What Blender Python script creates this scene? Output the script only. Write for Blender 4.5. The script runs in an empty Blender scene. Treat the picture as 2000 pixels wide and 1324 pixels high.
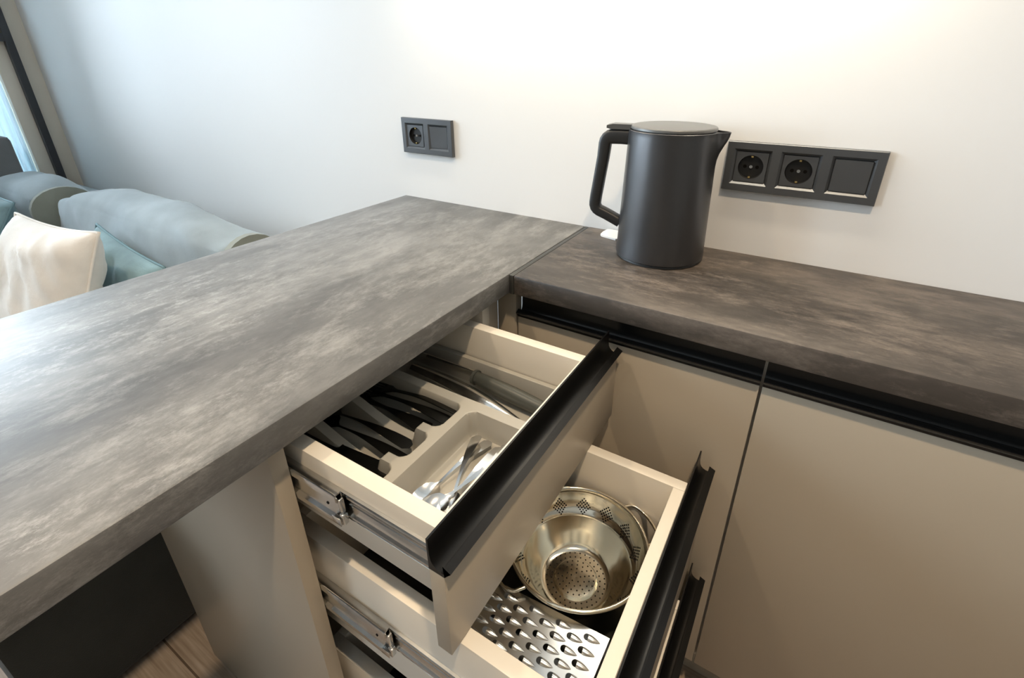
import bpy, bmesh, math, random
from mathutils import Vector, Matrix, noise
random.seed(7)
scene = bpy.context.scene
C = scene.collection
PI = math.pi
ZO = 0.82                      # height of the worktop above the floor; z below is measured from the worktop

# ------------------------------------------------------------------ camera
cam_data = bpy.data.cameras.new('camera')
cam = bpy.data.objects.new('camera', cam_data); C.objects.link(cam)
scene.camera = cam
cam_data.sensor_fit = 'HORIZONTAL'; cam_data.sensor_width = 36.0
cam_data.lens = 36.0 * 950.98 / 2000.0
cam_data.shift_x = -0.00966; cam_data.shift_y = -0.05385
cam_data.clip_start = 0.01
yaw, pitch = -0.5430, -0.4282
f = Vector((math.sin(yaw)*math.cos(pitch), math.cos(yaw)*math.cos(pitch), math.sin(pitch)))
r = Vector((math.cos(yaw), -math.sin(yaw), 0)); u = r.cross(f)
M = Matrix(((r.x, u.x, -f.x), (r.y, u.y, -f.y), (r.z, u.z, -f.z)))
cam.matrix_world = Matrix.Translation((0.3913, -0.9052, 0.3124 + ZO)) @ M.to_4x4()

# ------------------------------------------------------------------ world, lights, exposure
world = bpy.data.worlds.new('world'); scene.world = world; world.use_nodes = True
bg = world.node_tree.nodes['Background']
bg.inputs[0].default_value = (0.86, 0.90, 1.0, 1); bg.inputs[1].default_value = 17.0
def area(name, loc, rot, sx, sy, power, color, shape='RECTANGLE', spread=PI, portal=False):
    l = bpy.data.lights.new(name, 'AREA'); l.shape = shape; l.size = sx
    if shape in ('RECTANGLE', 'ELLIPSE'): l.size_y = sy
    l.energy = power; l.color = color; l.spread = spread
    if portal: l.cycles.is_portal = True
    o = bpy.data.objects.new(name, l); C.objects.link(o)
    o.location = (loc[0], loc[1], loc[2] + ZO); o.rotation_euler = rot
    return o
WX = -2.62                     # plane of the end wall
WIN = [(-1.75, -0.135, -0.25, 1.62), (-3.9, -2.2, -0.25, 1.62)]   # window openings (y0, y1, z0, z1)
for a, b, c, d in WIN:
    area('daylight_portal', (WX - 0.06, (a+b)/2, (c+d)/2), (0, -PI/2, 0), d-c, b-a, 1, (1, 1, 1), portal=True)
WARM = (1.0, 0.77, 0.52)
LED = area('led_strip_light', (0.04, -0.080, 0.548), (0, 0, 0), 0.84, 0.02, 2.3, (1.0, 0.88, 0.68))
SPOTS = [(-0.62, -0.95), (0.62, -0.90), (-1.9, -2.6), (0.0, -2.6)]
for x, y in SPOTS:
    area('downlight_beam', (x, y, 1.722), (0, 0, 0), 0.09, 0.09, (5.5 if x < 0 else 10.0) if y > -2 else 4.0, WARM, 'DISK', spread=math.radians(95))
vs = scene.view_settings
vs.view_transform = 'Standard'; vs.look = 'None'; vs.gamma = 1.0; vs.use_curve_mapping = False
vs.exposure = 0.06
scene.cycles.max_bounces = 6
scene.cycles.sample_clamp_indirect = 6.0

# ------------------------------------------------------------------ materials
def mat(name, color, rough=0.5, metal=0.0, spec=0.5, bump=0.0, bscale=200, var=0.0, vscale=6, coat=0.0):
    m = bpy.data.materials.new(name); m.use_nodes = True
    nt = m.node_tree; b = nt.nodes['Principled BSDF']
    b.inputs['Base Color'].default_value = (*color, 1); b.inputs['Roughness'].default_value = rough
    b.inputs['Metallic'].default_value = metal; b.inputs['Specular IOR Level'].default_value = spec
    b.inputs['Coat Weight'].default_value = coat
    if bump or var:
        g = nt.nodes.new('ShaderNodeNewGeometry')
    if bump:
        n = nt.nodes.new('ShaderNodeTexNoise'); n.inputs['Scale'].default_value = bscale; n.inputs['Detail'].default_value = 4
        nt.links.new(g.outputs['Position'], n.inputs['Vector'])
        bp = nt.nodes.new('ShaderNodeBump'); bp.inputs['Strength'].default_value = bump; bp.inputs['Distance'].default_value = 0.002
        nt.links.new(n.outputs[0], bp.inputs['Height']); nt.links.new(bp.outputs[0], b.inputs['Normal'])
    if var:
        n = nt.nodes.new('ShaderNodeTexNoise'); n.inputs['Scale'].default_value = vscale; n.inputs['Detail'].default_value = 5
        nt.links.new(g.outputs['Position'], n.inputs['Vector'])
        cr = nt.nodes.new('ShaderNodeValToRGB')
        lo = tuple(c*(1-var) for c in color); hi = tuple(min(1, c*(1+var)) for c in color)
        cr.color_ramp.elements[0].position = 0.3; cr.color_ramp.elements[1].position = 0.7
        cr.color_ramp.elements[0].color = (*lo, 1); cr.color_ramp.elements[1].color = (*hi, 1)
        nt.links.new(n.outputs[0], cr.inputs[0]); nt.links.new(cr.outputs[0], b.inputs['Base Color'])
    return m

def stone_mat(name, stretch, tint, con=1.0):
    """dark concrete-look laminate: cloudy, with streaks and pale flecks"""
    m = bpy.data.materials.new(name); m.use_nodes = True
    nt = m.node_tree; N = nt.nodes; L = nt.links; b = N['Principled BSDF']
    g = N.new('ShaderNodeNewGeometry')
    def nz(scale, detail, rough, st, dist=0.0, off=0):
        mp = N.new('ShaderNodeMapping'); mp.inputs['Scale'].default_value = st; mp.inputs['Location'].default_value = (off, off*.7, off*.3)
        L.new(g.outputs['Position'], mp.inputs['Vector'])
        n = N.new('ShaderNodeTexNoise'); n.inputs['Scale'].default_value = scale; n.inputs['Detail'].default_value = detail
        n.inputs['Roughness'].default_value = rough; n.inputs['Distortion'].default_value = dist
        L.new(mp.outputs[0], n.inputs['Vector']); return n.outputs[0]
    def ramp(src, stops):
        c = N.new('ShaderNodeValToRGB'); e = c.color_ramp.elements
        while len(e) < len(stops): e.new(0.5)
        for el, (p, col) in zip(e, stops):
            el.position = p; el.color = (*[col]*3, 1) if isinstance(col, float) else (*col, 1)
        L.new(src, c.inputs[0]); return c.outputs[0]
    def mix(fac, a, bcol, mode='MIX'):
        mx = N.new('ShaderNodeMix'); mx.data_type = 'RGBA'; mx.blend_type = mode
        for val, idx in ((fac, 0), (a, 6), (bcol, 7)):
            if isinstance(val, (float, int)): mx.inputs[idx].default_value = val
            elif isinstance(val, tuple): mx.inputs[idx].default_value = (*val, 1)
            else: L.new(val, mx.inputs[idx])
        return mx.outputs[2]
    T = lambda k: tuple(c*k for c in tint)
    cloud = nz(3.6, 12, 0.70, stretch, 0.1)
    base = ramp(cloud, [(0.36, T(0.055/con)), (0.50, T(0.100)), (0.64, T(0.185*con))])
    streak = nz(13.0, 14, 0.82, stretch, 0.1, 3.1)
    base = mix(ramp(streak, [(0.49, 0.0), (0.64, 0.60)]), base, T(0.27*con))
    dark = nz(8.0, 14, 0.82, stretch, 0.1, 7.7)
    base = mix(ramp(dark, [(0.49, 0.0), (0.64, 0.62)]), base, T(0.042))
    fleck = nz(60.0, 10, 0.85, stretch, 0.1, 1.3)
    patch = nz(5.0, 5, 0.6, stretch, 0.1, 11.0)
    fl = N.new('ShaderNodeMath'); fl.operation = 'MULTIPLY'
    L.new(ramp(fleck, [(0.50, 0.0), (0.66, 0.75)]), fl.inputs[0]); L.new(ramp(patch, [(0.46, 0.0), (0.62, 1.0)]), fl.inputs[1])
    base = mix(fl.outputs[0], base, T(0.36*con))
    L.new(base, b.inputs['Base Color'])
    rr = N.new('ShaderNodeMapRange'); rr.inputs['To Min'].default_value = 0.40; rr.inputs['To Max'].default_value = 0.58
    L.new(streak, rr.inputs['Value']); L.new(rr.outputs[0], b.inputs['Roughness'])
    bp = N.new('ShaderNodeBump'); bp.inputs['Strength'].default_value = 0.12; bp.inputs['Distance'].default_value = 0.001
    L.new(fleck, bp.inputs['Height']); L.new(bp.outputs[0], b.inputs['Normal'])
    b.inputs['Specular IOR Level'].default_value = 0.5
    return m

def wood_floor_mat():
    m = bpy.data.materials.new('oak floor'); m.use_nodes = True
    nt = m.node_tree; N = nt.nodes; L = nt.links; b = N['Principled BSDF']
    g = N.new('ShaderNodeNewGeometry'); mp = N.new('ShaderNodeMapping'); mp.inputs['Scale'].default_value = (2.0, 40, 1)
    L.new(g.outputs['Position'], mp.inputs[0])
    n = N.new('ShaderNodeTexNoise'); n.inputs['Scale'].default_value = 4; n.inputs['Detail'].default_value = 8; L.new(mp.outputs[0], n.inputs[0])
    c = N.new('ShaderNodeValToRGB'); c.color_ramp.elements[0].position = .3; c.color_ramp.elements[1].position = .7
    c.color_ramp.elements[0].color = (0.24, 0.18, 0.13, 1); c.color_ramp.elements[1].color = (0.42, 0.34, 0.27, 1)
    L.new(n.outputs[0], c.inputs[0])
    br = N.new('ShaderNodeTexBrick'); br.inputs['Scale'].default_value = 1; br.inputs['Mortar Size'].default_value = 0.002
    br.inputs['Brick Width'].default_value = 1.2; br.inputs['Row Height'].default_value = 0.19
    br.inputs['Color1'].default_value = (1, 1, 1, 1); br.inputs['Color2'].default_value = (.85, .83, .8, 1); br.inputs['Mortar'].default_value = (.25, .2, .16, 1)
    L.new(g.outputs['Position'], br.inputs['Vector'])
    mx = N.new('ShaderNodeMix'); mx.data_type = 'RGBA'; mx.blend_type = 'MULTIPLY'; mx.inputs[0].default_value = 1
    L.new(c.outputs[0], mx.inputs[6]); L.new(br.outputs[0], mx.inputs[7]); L.new(mx.outputs[2], b.inputs['Base Color'])
    b.inputs['Roughness'].default_value = 0.45
    return m

def fabric_mat(name, color, scale=420, var=0.15):
    m = mat(name, color, 0.9, spec=0.2, bump=0.35, bscale=scale, var=var, vscale=9)
    m.node_tree.nodes['Principled BSDF'].inputs['Sheen Weight'].default_value = 0.25
    return m

def glass_mat():
    m = bpy.data.materials.new('window glass'); m.use_nodes = True
    nt = m.node_tree; N = nt.nodes; L = nt.links
    t = N.new('ShaderNodeBsdfTransparent'); t.inputs[0].default_value = (0.90, 0.96, 0.97, 1)
    g = N.new('ShaderNodeBsdfGlossy'); g.inputs['Roughness'].default_value = 0.02
    fr = N.new('ShaderNodeFresnel'); fr.inputs[0].default_value = 1.45
    mx = N.new('ShaderNodeMixShader'); L.new(fr.outputs[0], mx.inputs[0]); L.new(t.outputs[0], mx.inputs[1]); L.new(g.outputs[0], mx.inputs[2])
    L.new(mx.outputs[0], N['Material Output'].inputs[0]); return m

def emit_mat(name, color, strength):
    m = bpy.data.materials.new(name); m.use_nodes = True
    b = m.node_tree.nodes['Principled BSDF']; b.inputs['Base Color'].default_value = (*color, 1)
    b.inputs['Emission Color'].default_value = (*color, 1); b.inputs['Emission Strength'].default_value = strength
    return m

M_WALL = mat('white wall paint', (0.87, 0.86, 0.845), 0.6, spec=0.3, bump=0.06, bscale=90)
M_BEIGE = mat('beige wall paint', (0.80, 0.72, 0.61), 0.7, spec=0.25, bump=0.05, bscale=60)
M_CEIL = mat('ceiling paint', (0.82, 0.82, 0.80), 0.8, spec=0.2)
M_LOWBOUNCE = mat('low-bounce wall tone', (0.26, 0.235, 0.205), 0.7, spec=0.25)  # unseen walls, toned dark to hold back bounced light
M_FLOOR = wood_floor_mat()
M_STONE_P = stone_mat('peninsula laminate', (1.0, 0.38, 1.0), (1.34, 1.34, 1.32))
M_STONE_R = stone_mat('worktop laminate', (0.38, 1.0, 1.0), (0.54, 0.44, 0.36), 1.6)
M_FRONT = mat('warm grey lacquer', (0.40, 0.345, 0.27), 0.36, spec=0.45)
M_BOX = mat('cashmere chipboard', (0.70, 0.65, 0.565), 0.40, spec=0.4)
M_BLACK = mat('black anodised aluminium', (0.006, 0.006, 0.006), 0.30, spec=0.32)
M_GAP = mat('dark joint strip', (0.06, 0.06, 0.055), 0.35, metal=0.4)
M_STEEL = mat('polished steel', (0.80, 0.79, 0.77), 0.14, metal=1.0)
M_SHADESTEEL = mat('shade-toned steel', (0.10, 0.10, 0.095), 0.28, metal=1.0)  # dark cutlery steel, with the tray's shade put into its colour
M_ZINC = mat('zinc plated steel', (0.62, 0.62, 0.61), 0.20, metal=1.0, var=0.08, vscale=60)
M_COL = mat('stainless bowl steel', (0.78, 0.72, 0.60), 0.13, metal=1.0)
M_GRATE = mat('grater steel', (0.74, 0.74, 0.73), 0.20, metal=1.0)
M_KETTLE = mat('graphite kettle coating', (0.12, 0.12, 0.124), 0.34, metal=0.9)
M_LID = mat('grey kettle lid', (0.10, 0.10, 0.098), 0.32, spec=0.6)
M_KBLK = mat('black kettle plastic', (0.02, 0.02, 0.02), 0.42, spec=0.5)
M_SOCK = mat('anthracite socket plastic', (0.15, 0.157, 0.165), 0.38, metal=0.75)
M_SOCKIN = mat('black socket well', (0.010, 0.010, 0.010), 0.45)
M_BRASS = mat('brass contact', (0.80, 0.60, 0.25), 0.25, metal=1.0)
M_TRAY = mat('grey tray plastic', (0.36, 0.345, 0.305), 0.36, spec=0.5)
M_DKPL = mat('dark green-grey handle plastic', (0.055, 0.058, 0.05), 0.40)
M_DARK = mat('black liner mat', (0.018, 0.019, 0.016), 0.35)
M_HOLE = mat('dark drain hole', (0.006, 0.005, 0.004), 0.8, spec=0.1)
M_WHITE = mat('white plastic', (0.85, 0.85, 0.84), 0.35)
M_SOFA = fabric_mat('blue-grey sofa fabric', (0.34, 0.395, 0.42))
M_SOFAE = fabric_mat('olive-grey cushion gusset', (0.27, 0.28, 0.24))
M_SOFAD = fabric_mat('charcoal sofa base fabric', (0.045, 0.047, 0.042))
M_SOFAG = fabric_mat('grey backrest fabric', (0.16, 0.165, 0.165))
M_CREAM = fabric_mat('cream velvet', (0.82, 0.76, 0.69), 300, 0.12)
M_TEAL = fabric_mat('teal velvet', (0.25, 0.37, 0.40), 300, 0.25)
M_PIPING = mat('teal piping', (0.17, 0.28, 0.31), 0.7)
M_METAL = mat('black metal frame', (0.03, 0.032, 0.036), 0.45)
M_GLASS = glass_mat()
def blind_mat():
    m = bpy.data.materials.new('pale blue blind cloth'); m.use_nodes = True
    nt = m.node_tree; N = nt.nodes; L = nt.links
    d = N.new('ShaderNodeBsdfDiffuse'); d.inputs[0].default_value = (0.62, 0.70, 0.74, 1)
    t = N.new('ShaderNodeBsdfTranslucent'); t.inputs[0].default_value = (0.70, 0.82, 0.86, 1)
    mx = N.new('ShaderNodeMixShader'); mx.inputs[0].default_value = 0.42
    L.new(d.outputs[0], mx.inputs[1]); L.new(t.outputs[0], mx.inputs[2]); L.new(mx.outputs[0], N['Material Output'].inputs[0]); return m
M_BLIND = blind_mat()
M_WFRAME = mat('pale window frame', (0.80, 0.82, 0.82), 0.4)
M_GLOW = emit_mat('lamp diffuser', (1.0, 0.85, 0.65), 3.0)
M_EDGE = mat('cream edge banding', (0.60, 0.555, 0.47), 0.4)

# ------------------------------------------------------------------ mesh helpers
class MB:
    def __init__(s): s.v = []; s.f = []
    def add(s, vs, fs):
        o = len(s.v); s.v += [tuple(p) for p in vs]; s.f += [tuple(i+o for i in q) for q in fs]; return s
    def box(s, x0, x1, y0, y1, z0, z1, bev=0.0):
        if x0 > x1: x0, x1 = x1, x0
        if y0 > y1: y0, y1 = y1, y0
        if z0 > z1: z0, z1 = z1, z0
        if bev:
            bm = bmesh.new()
            vs = [bm.verts.new(p) for p in ((x0,y0,z0),(x1,y0,z0),(x1,y1,z0),(x0,y1,z0),(x0,y0,z1),(x1,y0,z1),(x1,y1,z1),(x0,y1,z1))]
            for q in ((3,2,1,0),(4,5,6,7),(0,1,5,4),(1,2,6,5),(2,3,7,6),(3,0,4,7)): bm.faces.new([vs[i] for i in q])
            bmesh.ops.bevel(bm, geom=list(bm.edges), offset=bev, segments=2, profile=0.5, affect='EDGES')
            bm.verts.index_update()
            s.add([v.co[:] for v in bm.verts], [[v.index for v in q.verts] for q in bm.faces]); bm.free(); return s
        return s.add(((x0,y0,z0),(x1,y0,z0),(x1,y1,z0),(x0,y1,z0),(x0,y0,z1),(x1,y0,z1),(x1,y1,z1),(x0,y1,z1)),
                     ((3,2,1,0),(4,5,6,7),(0,1,5,4),(1,2,6,5),(2,3,7,6),(3,0,4,7)))
    def prism(s, poly, axis, a, b):
        """poly: 2-D points; axis 'x': (y,z), 'y': (x,z), 'z': (x,y)"""
        n = len(poly)
        def P(p, t): return {'x': (t, p[0], p[1]), 'y': (p[0], t, p[1]), 'z': (p[0], p[1], t)}[axis]
        return s.add([P(p, a) for p in poly] + [P(p, b) for p in poly],
                     [tuple(range(n))[::-1], tuple(range(n, 2*n))] + [(i, (i+1) % n, n+(i+1) % n, n+i) for i in range(n)])
    def lathe(s, prof, cx, cy, n=48, rad=None, closed=False):
        """prof: (r,z) list; rad(r,z,ang) may change the radius"""
        o = len(s.v); m = len(prof)
        for rr, z in prof:
            for k in range(n):
                a = 2*PI*k/n; q = rad(rr, z, a) if rad else rr
                s.v.append((cx+q*math.cos(a), cy+q*math.sin(a), z))
        for i in range(m if closed else m-1):
            j = (i+1) % m
            for k in range(n):
                s.f.append((o+i*n+k, o+i*n+(k+1) % n, o+j*n+(k+1) % n, o+j*n+k))
        return s
    def disc(s, cx, cy, z, rr, n=24):
        o = len(s.v); s.v += [(cx+rr*math.cos(2*PI*k/n), cy+rr*math.sin(2*PI*k/n), z) for k in range(n)]
        s.f.append(tuple(range(o, o+n))); return s
    def tube(s, pts, rad, n=8, closed=False):
        pts = [Vector(p) for p in pts]; rads = rad if isinstance(rad, (list, tuple)) else [rad]*len(pts)
        o = len(s.v); m = len(pts); up = Vector((0, 0, 1))
        prev = None
        for i, p in enumerate(pts):
            if closed: t = pts[(i+1) % m]-pts[i-1]
            else: t = pts[min(i+1, m-1)]-pts[max(i-1, 0)]
            t.normalize()
            a = t.cross(up) if prev is None else prev - t*prev.dot(t)
            if a.length < 1e-5: a = t.cross(Vector((1, 0, 0)))
            a.normalize(); b = t.cross(a); prev = a
            for k in range(n):
                w = 2*PI*k/n; s.v.append(tuple(p+(a*math.cos(w)+b*math.sin(w))*rads[i]))
        for i in range(m if closed else m-1):
            j = (i+1) % m
            for k in range(n): s.f.append((o+i*n+k, o+i*n+(k+1) % n, o+j*n+(k+1) % n, o+j*n+k))
        if not closed:
            s.f.append(tuple(range(o, o+n))[::-1]); s.f.append(tuple(range(o+(m-1)*n, o+m*n)))
        return s
    def sweep(s, secs, closed=False):
        """secs: list of rings of equal length"""
        o = len(s.v); n = len(secs[0]); m = len(secs)
        for q in secs: s.v += [tuple(p) for p in q]
        for i in range(m if closed else m-1):
            j = (i+1) % m
            for k in range(n): s.f.append((o+i*n+k, o+i*n+(k+1) % n, o+j*n+(k+1) % n, o+j*n+k))
        if not closed:
            s.f.append(tuple(range(o, o+n))[::-1]); s.f.append(tuple(range(o+(m-1)*n, o+m*n)))
        return s
    def xf(s, Mx):
        s.v = [tuple(Mx @ Vector(p)) for p in s.v]; return s

def obj(name, mb, m, parent=None, base=None, smooth=None, fix=True):
    """one mesh object; vertices given in scene coordinates (z from the worktop)"""
    me = bpy.data.meshes.new(name)
    org = Vector(parent['_o']) if parent is not None and '_o' in parent else Vector(base or (0, 0, 0))
    me.from_pydata([(p[0]-org[0], p[1]-org[1], p[2]-org[2]) for p in mb.v], [], mb.f)
    if fix:
        bm = bmesh.new(); bm.from_mesh(me); bmesh.ops.recalc_face_normals(bm, faces=bm.faces); bm.to_mesh(me); bm.free()
    if smooth:
        for p in me.polygons: p.use_smooth = True
        me.set_sharp_from_angle(angle=math.radians(smooth))
    me.materials.append(m)
    o = bpy.data.objects.new(name, me); C.objects.link(o)
    if parent is not None:
        o.parent = parent; o['_o'] = list(org)
    else:
        o.location = (org[0], org[1], org[2]+ZO); o['_o'] = list(org)
    return o
def tag(o, label, cat, group=None):
    o['label'] = label; o['category'] = cat
    if group: o['group'] = group
    return o
def thing(name, label, cat, base, group=None):
    o = bpy.data.objects.new(name, None); C.objects.link(o); o.empty_display_size = 0.05
    o.location = (base[0], base[1], base[2]+ZO); o['_o'] = list(base)
    return tag(o, label, cat, group)
def struct(o): o['kind'] = 'structure'; return o
def arc(cx, cy, rr, a0, a1, n):
    return [(cx+rr*math.cos(math.radians(a0+(a1-a0)*i/n)), cy+rr*math.sin(math.radians(a0+(a1-a0)*i/n))) for i in range(n+1)]

# ------------------------------------------------------------------ the room
FZ, CZ, RX, RY = -0.82, 1.75, 2.3, -4.3
struct(obj('floor', MB().box(WX-.1, RX+.1, RY-.1, .1, FZ-.1, FZ), M_FLOOR))
struct(obj('ceiling', MB().box(WX-.1, RX+.1, RY-.1, .1, CZ, CZ+.1), M_CEIL))
struct(obj('wall_back', MB().box(WX-.1, RX+.1, 0, .1, FZ, CZ), M_WALL))
struct(obj('wall_right', MB().box(RX, RX+.1, RY, 0, FZ, CZ), M_LOWBOUNCE))
struct(obj('wall_front', MB().box(WX, RX, RY-.1, RY, FZ, CZ), M_LOWBOUNCE))
wm = MB()
ys = [RY] + [v for w in sorted(WIN) for v in (w[0], w[1])] + [0]
for i in range(0, len(ys), 2): wm.box(WX-.1, WX, ys[i], ys[i+1], FZ, CZ)
for a, b, c, d in WIN: wm.box(WX-.1, WX, a, b, FZ, c); wm.box(WX-.1, WX, a, b, d, CZ)
struct(obj('wall_end', wm, M_BEIGE))
for i, (a, b, c, d) in enumerate(WIN):
    fr = MB(); t = .045
    fr.box(WX-.09, WX-.04, a, a+t, c, d); fr.box(WX-.09, WX-.04, b-t*.2, b, c, d)
    fr.box(WX-.09, WX-.04, a+t, b-t*.2, c, c+t); fr.box(WX-.09, WX-.04, a+t, b-t*.2, d-t, d)
    fr.box(WX-.09, WX-.04, (a+b)/2-.03, (a+b)/2+.03, c+t, d-t)
    w = struct(obj('window_%d' % (i+1), fr, M_WFRAME))
    mid = (a+b)/2
    for y0, y1 in ((a+t, mid-.03), (mid+.03, b-t*.2)):
        obj('pane', MB().box(WX-.068, WX-.062, y0, y1, c+t, d-t), M_GLASS, w)
    obj('window_sill', MB().box(WX-.04, WX+.05, a, b, c-.02, c), M_WFRAME, w)

# ------------------------------------------------------------------ worktops
PW, PL, CT, CD = 0.504, 1.55, 0.0347, 0.2985
pen = obj('countertop', MB().box(-PW, 0, -PL, 0, -CT, 0, 0.003), M_STONE_P, base=(-PW/2, -PL/2, -CT), smooth=40)
tag(pen, 'long grey concrete-look peninsula worktop reaching out over the open drawers', 'worktop')
rt = obj('countertop', MB().box(0.009, 1.5, -CD, 0, -CT, 0, 0.003), M_STONE_R, base=(.75, -CD/2, -CT), smooth=40)
tag(rt, 'brownish dark stone-look worktop along the wall under the kettle', 'worktop')
obj('joint_strip', MB().box(0.0005, 0.0085, -CD+.001, -.0005, -CT, -.0012, .0008), M_GAP, rt, smooth=40)

# ------------------------------------------------------------------ handle profile (across: t from inner to outer face, z up)
def handle_poly(i0, o0, zf, ht):
    d = o0-i0
    s = 1 if d > 0 else -1
    w = abs(d)
    rr = w-.0052
    pts = [(0, 0), (w, 0), (w+.0004, .0135), (w-.0012, .0140)]
    ccx, ccz = .0032+rr*.98, .0035+rr
    for k in range(1, 9):
        a = math.radians(-12-(168*k/9))
        pts.append((ccx-.0005+rr*.98*math.cos(a), max(.0028, ccz+rr*math.sin(a)*.98)))
    pts += [(.0022, .0035+rr+.003), (.0020, ht), (0, ht)]
    return [(i0+s*p[0], zf+p[1]) for p in pts]

# ------------------------------------------------------------------ right-hand base units
DY = -0.2785
def base_unit(x0, x1, label):
    t = thing('base_cabinet', label, 'cabinet', ((x0+x1)/2, -.14, FZ))
    obj('cabinet_body', MB().box(x0, x1, DY+.019, -.002, -.72, -CT-.0005), M_BOX, t)
    obj('plinth', MB().box(x0, x1, DY+.05, DY+.066, FZ, -.72), M_FRONT, t)
    d = obj('door', MB().box(x0+.0018, x1-.0018, DY, DY+.017, -.715, -.0845, .0009), M_FRONT, t, smooth=40)
    h = handle_poly(DY+.017, DY, -.0844, .0445)
    obj('grip_rail', MB().prism(h, 'x', x0+.0018, x1-.0018), M_BLACK, d, smooth=30)
base_unit(.0035, .3885, 'beige cupboard under the kettle worktop, half hidden by the open drawers')
base_unit(.3885, .9885, 'wide plain beige cupboard at the lower right corner')
base_unit(.9885, 1.49, 'farthest right beige cupboard beyond the wide plain door')
cf = thing('corner_filler', 'narrow beige corner filler panels behind the open top drawer', 'panel', (-.02, -.30, FZ))
obj('filler_panel', MB().box(-.054, -.036, -.325, DY, -.72, -CT-.0005, .0008), M_BOX, cf, smooth=40)
obj('filler_panel', MB().box(-.0358, .0016, DY, DY+.018, -.72, -CT-.0005, .0008), M_FRONT, cf, smooth=40)

# ------------------------------------------------------------------ drawer cabinet under the peninsula
P0, P1 = -.7191, -.7007
cab = thing('drawer_cabinet', 'beige drawer unit standing under the peninsula worktop', 'cabinet', (-.25, -.52, FZ))
obj('end_panel', MB().box(-.475, -.02, P0, P1, FZ, -CT-.0005, .0008), M_FRONT, cab, smooth=40)
obj('side_panel', MB().box(-.475, -.02, -.3465, -.3277, FZ, -CT-.0005, .0008), M_BOX, cab, smooth=40)
obj('back_panel', MB().box(-.475, -.463, P1, -.3465, FZ, -CT-.0005), M_BOX, cab)
obj('bottom_panel', MB().box(-.463, -.02, P1, -.3465, FZ+.08, FZ+.096), M_BOX, cab)
YN, YNI, YF, YFI = -.6877, -.6705, -.367, -.384
FY0, FY1 = -.7015, -.289
SL = {1: (.050, -.1235, -.0800), 2: (.088, -.3145, -.2680), 3: (.10, -.56, -.515)}
for k in (1, 2, 3):
    xe, z0, z1 = SL[k]
    for side in (0, 1):
        ya, yb = (P1+.0003, YN-.0042) if side == 0 else (YF+.0042, -.3468)
        yo, yi = (ya, yb) if side == 0 else (yb, ya)        # outer web, inner lip side
        c = MB(); s_ = 1 if yi > yo else -1; dp = abs(yi-yo)
        prof = [(yi, z1-.0085), (yi, z1-.001), (yi-s_*.001, z1)] + [(yo+s_*(.0022-.0022*math.sin(math.radians(t))), z1-.0022+.0022*math.cos(math.radians(t))) for t in (0, 30, 60, 90)]
        prof += [(yo, z1-.0090), (yo+s_*.0030, z1-.0125), (yo+s_*.0030, z0+.0125), (yo, z0+.0090)]
        prof += [(yo+s_*(.0022-.0022*math.cos(math.radians(t))), z0+.0022-.0022*math.sin(math.radians(t))) for t in (0, 30, 60, 90)]
        prof += [(yi-s_*.001, z0), (yi, z0+.001), (yi, z0+.0085), (yi-s_*.0012, z0+.0085), (yi-s_*.0012, z0+.0016), (yo+s_*.0016, z0+.0016), (yo+s_*.0046, z0+.0120),
                 (yo+s_*.0046, z1-.0120), (yo+s_*.0016, z1-.0016), (yi-s_*.0012, z1-.0016), (yi-s_*.0012, z1-.0085)]
        c.prism(prof, 'x', -.44, xe)
        ch = obj('slide_channel', c, M_ZINC, cab, smooth=35)
        if side == 0:
            e = MB(); ym = (ya+yb)/2
            e.box(xe+.0002, xe+.006, ya+.0012, yb-.001, z0+.004, z0+.018, .001); e.box(xe+.0002, xe+.004, ya+.002, yb-.001, z0+.018, z1-.006, .001)
            e.box(xe-.010, xe+.003, ya-.0006, ya-.0001, z0+.003, z0+.013, .0002)
            obj('slide_stop', e, M_ZINC, ch, smooth=40)
            obj('rivet_hole', MB().lathe([(.0001, 0), (.0017, 0), (.0017, .0004), (.0001, .0004)], 0, 0, 12).xf(Matrix.Translation((xe-.018, ya+.0029, (z0+z1)/2)) @ Matrix.Rotation(PI/2, 4, 'X')), M_HOLE, ch)

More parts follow.
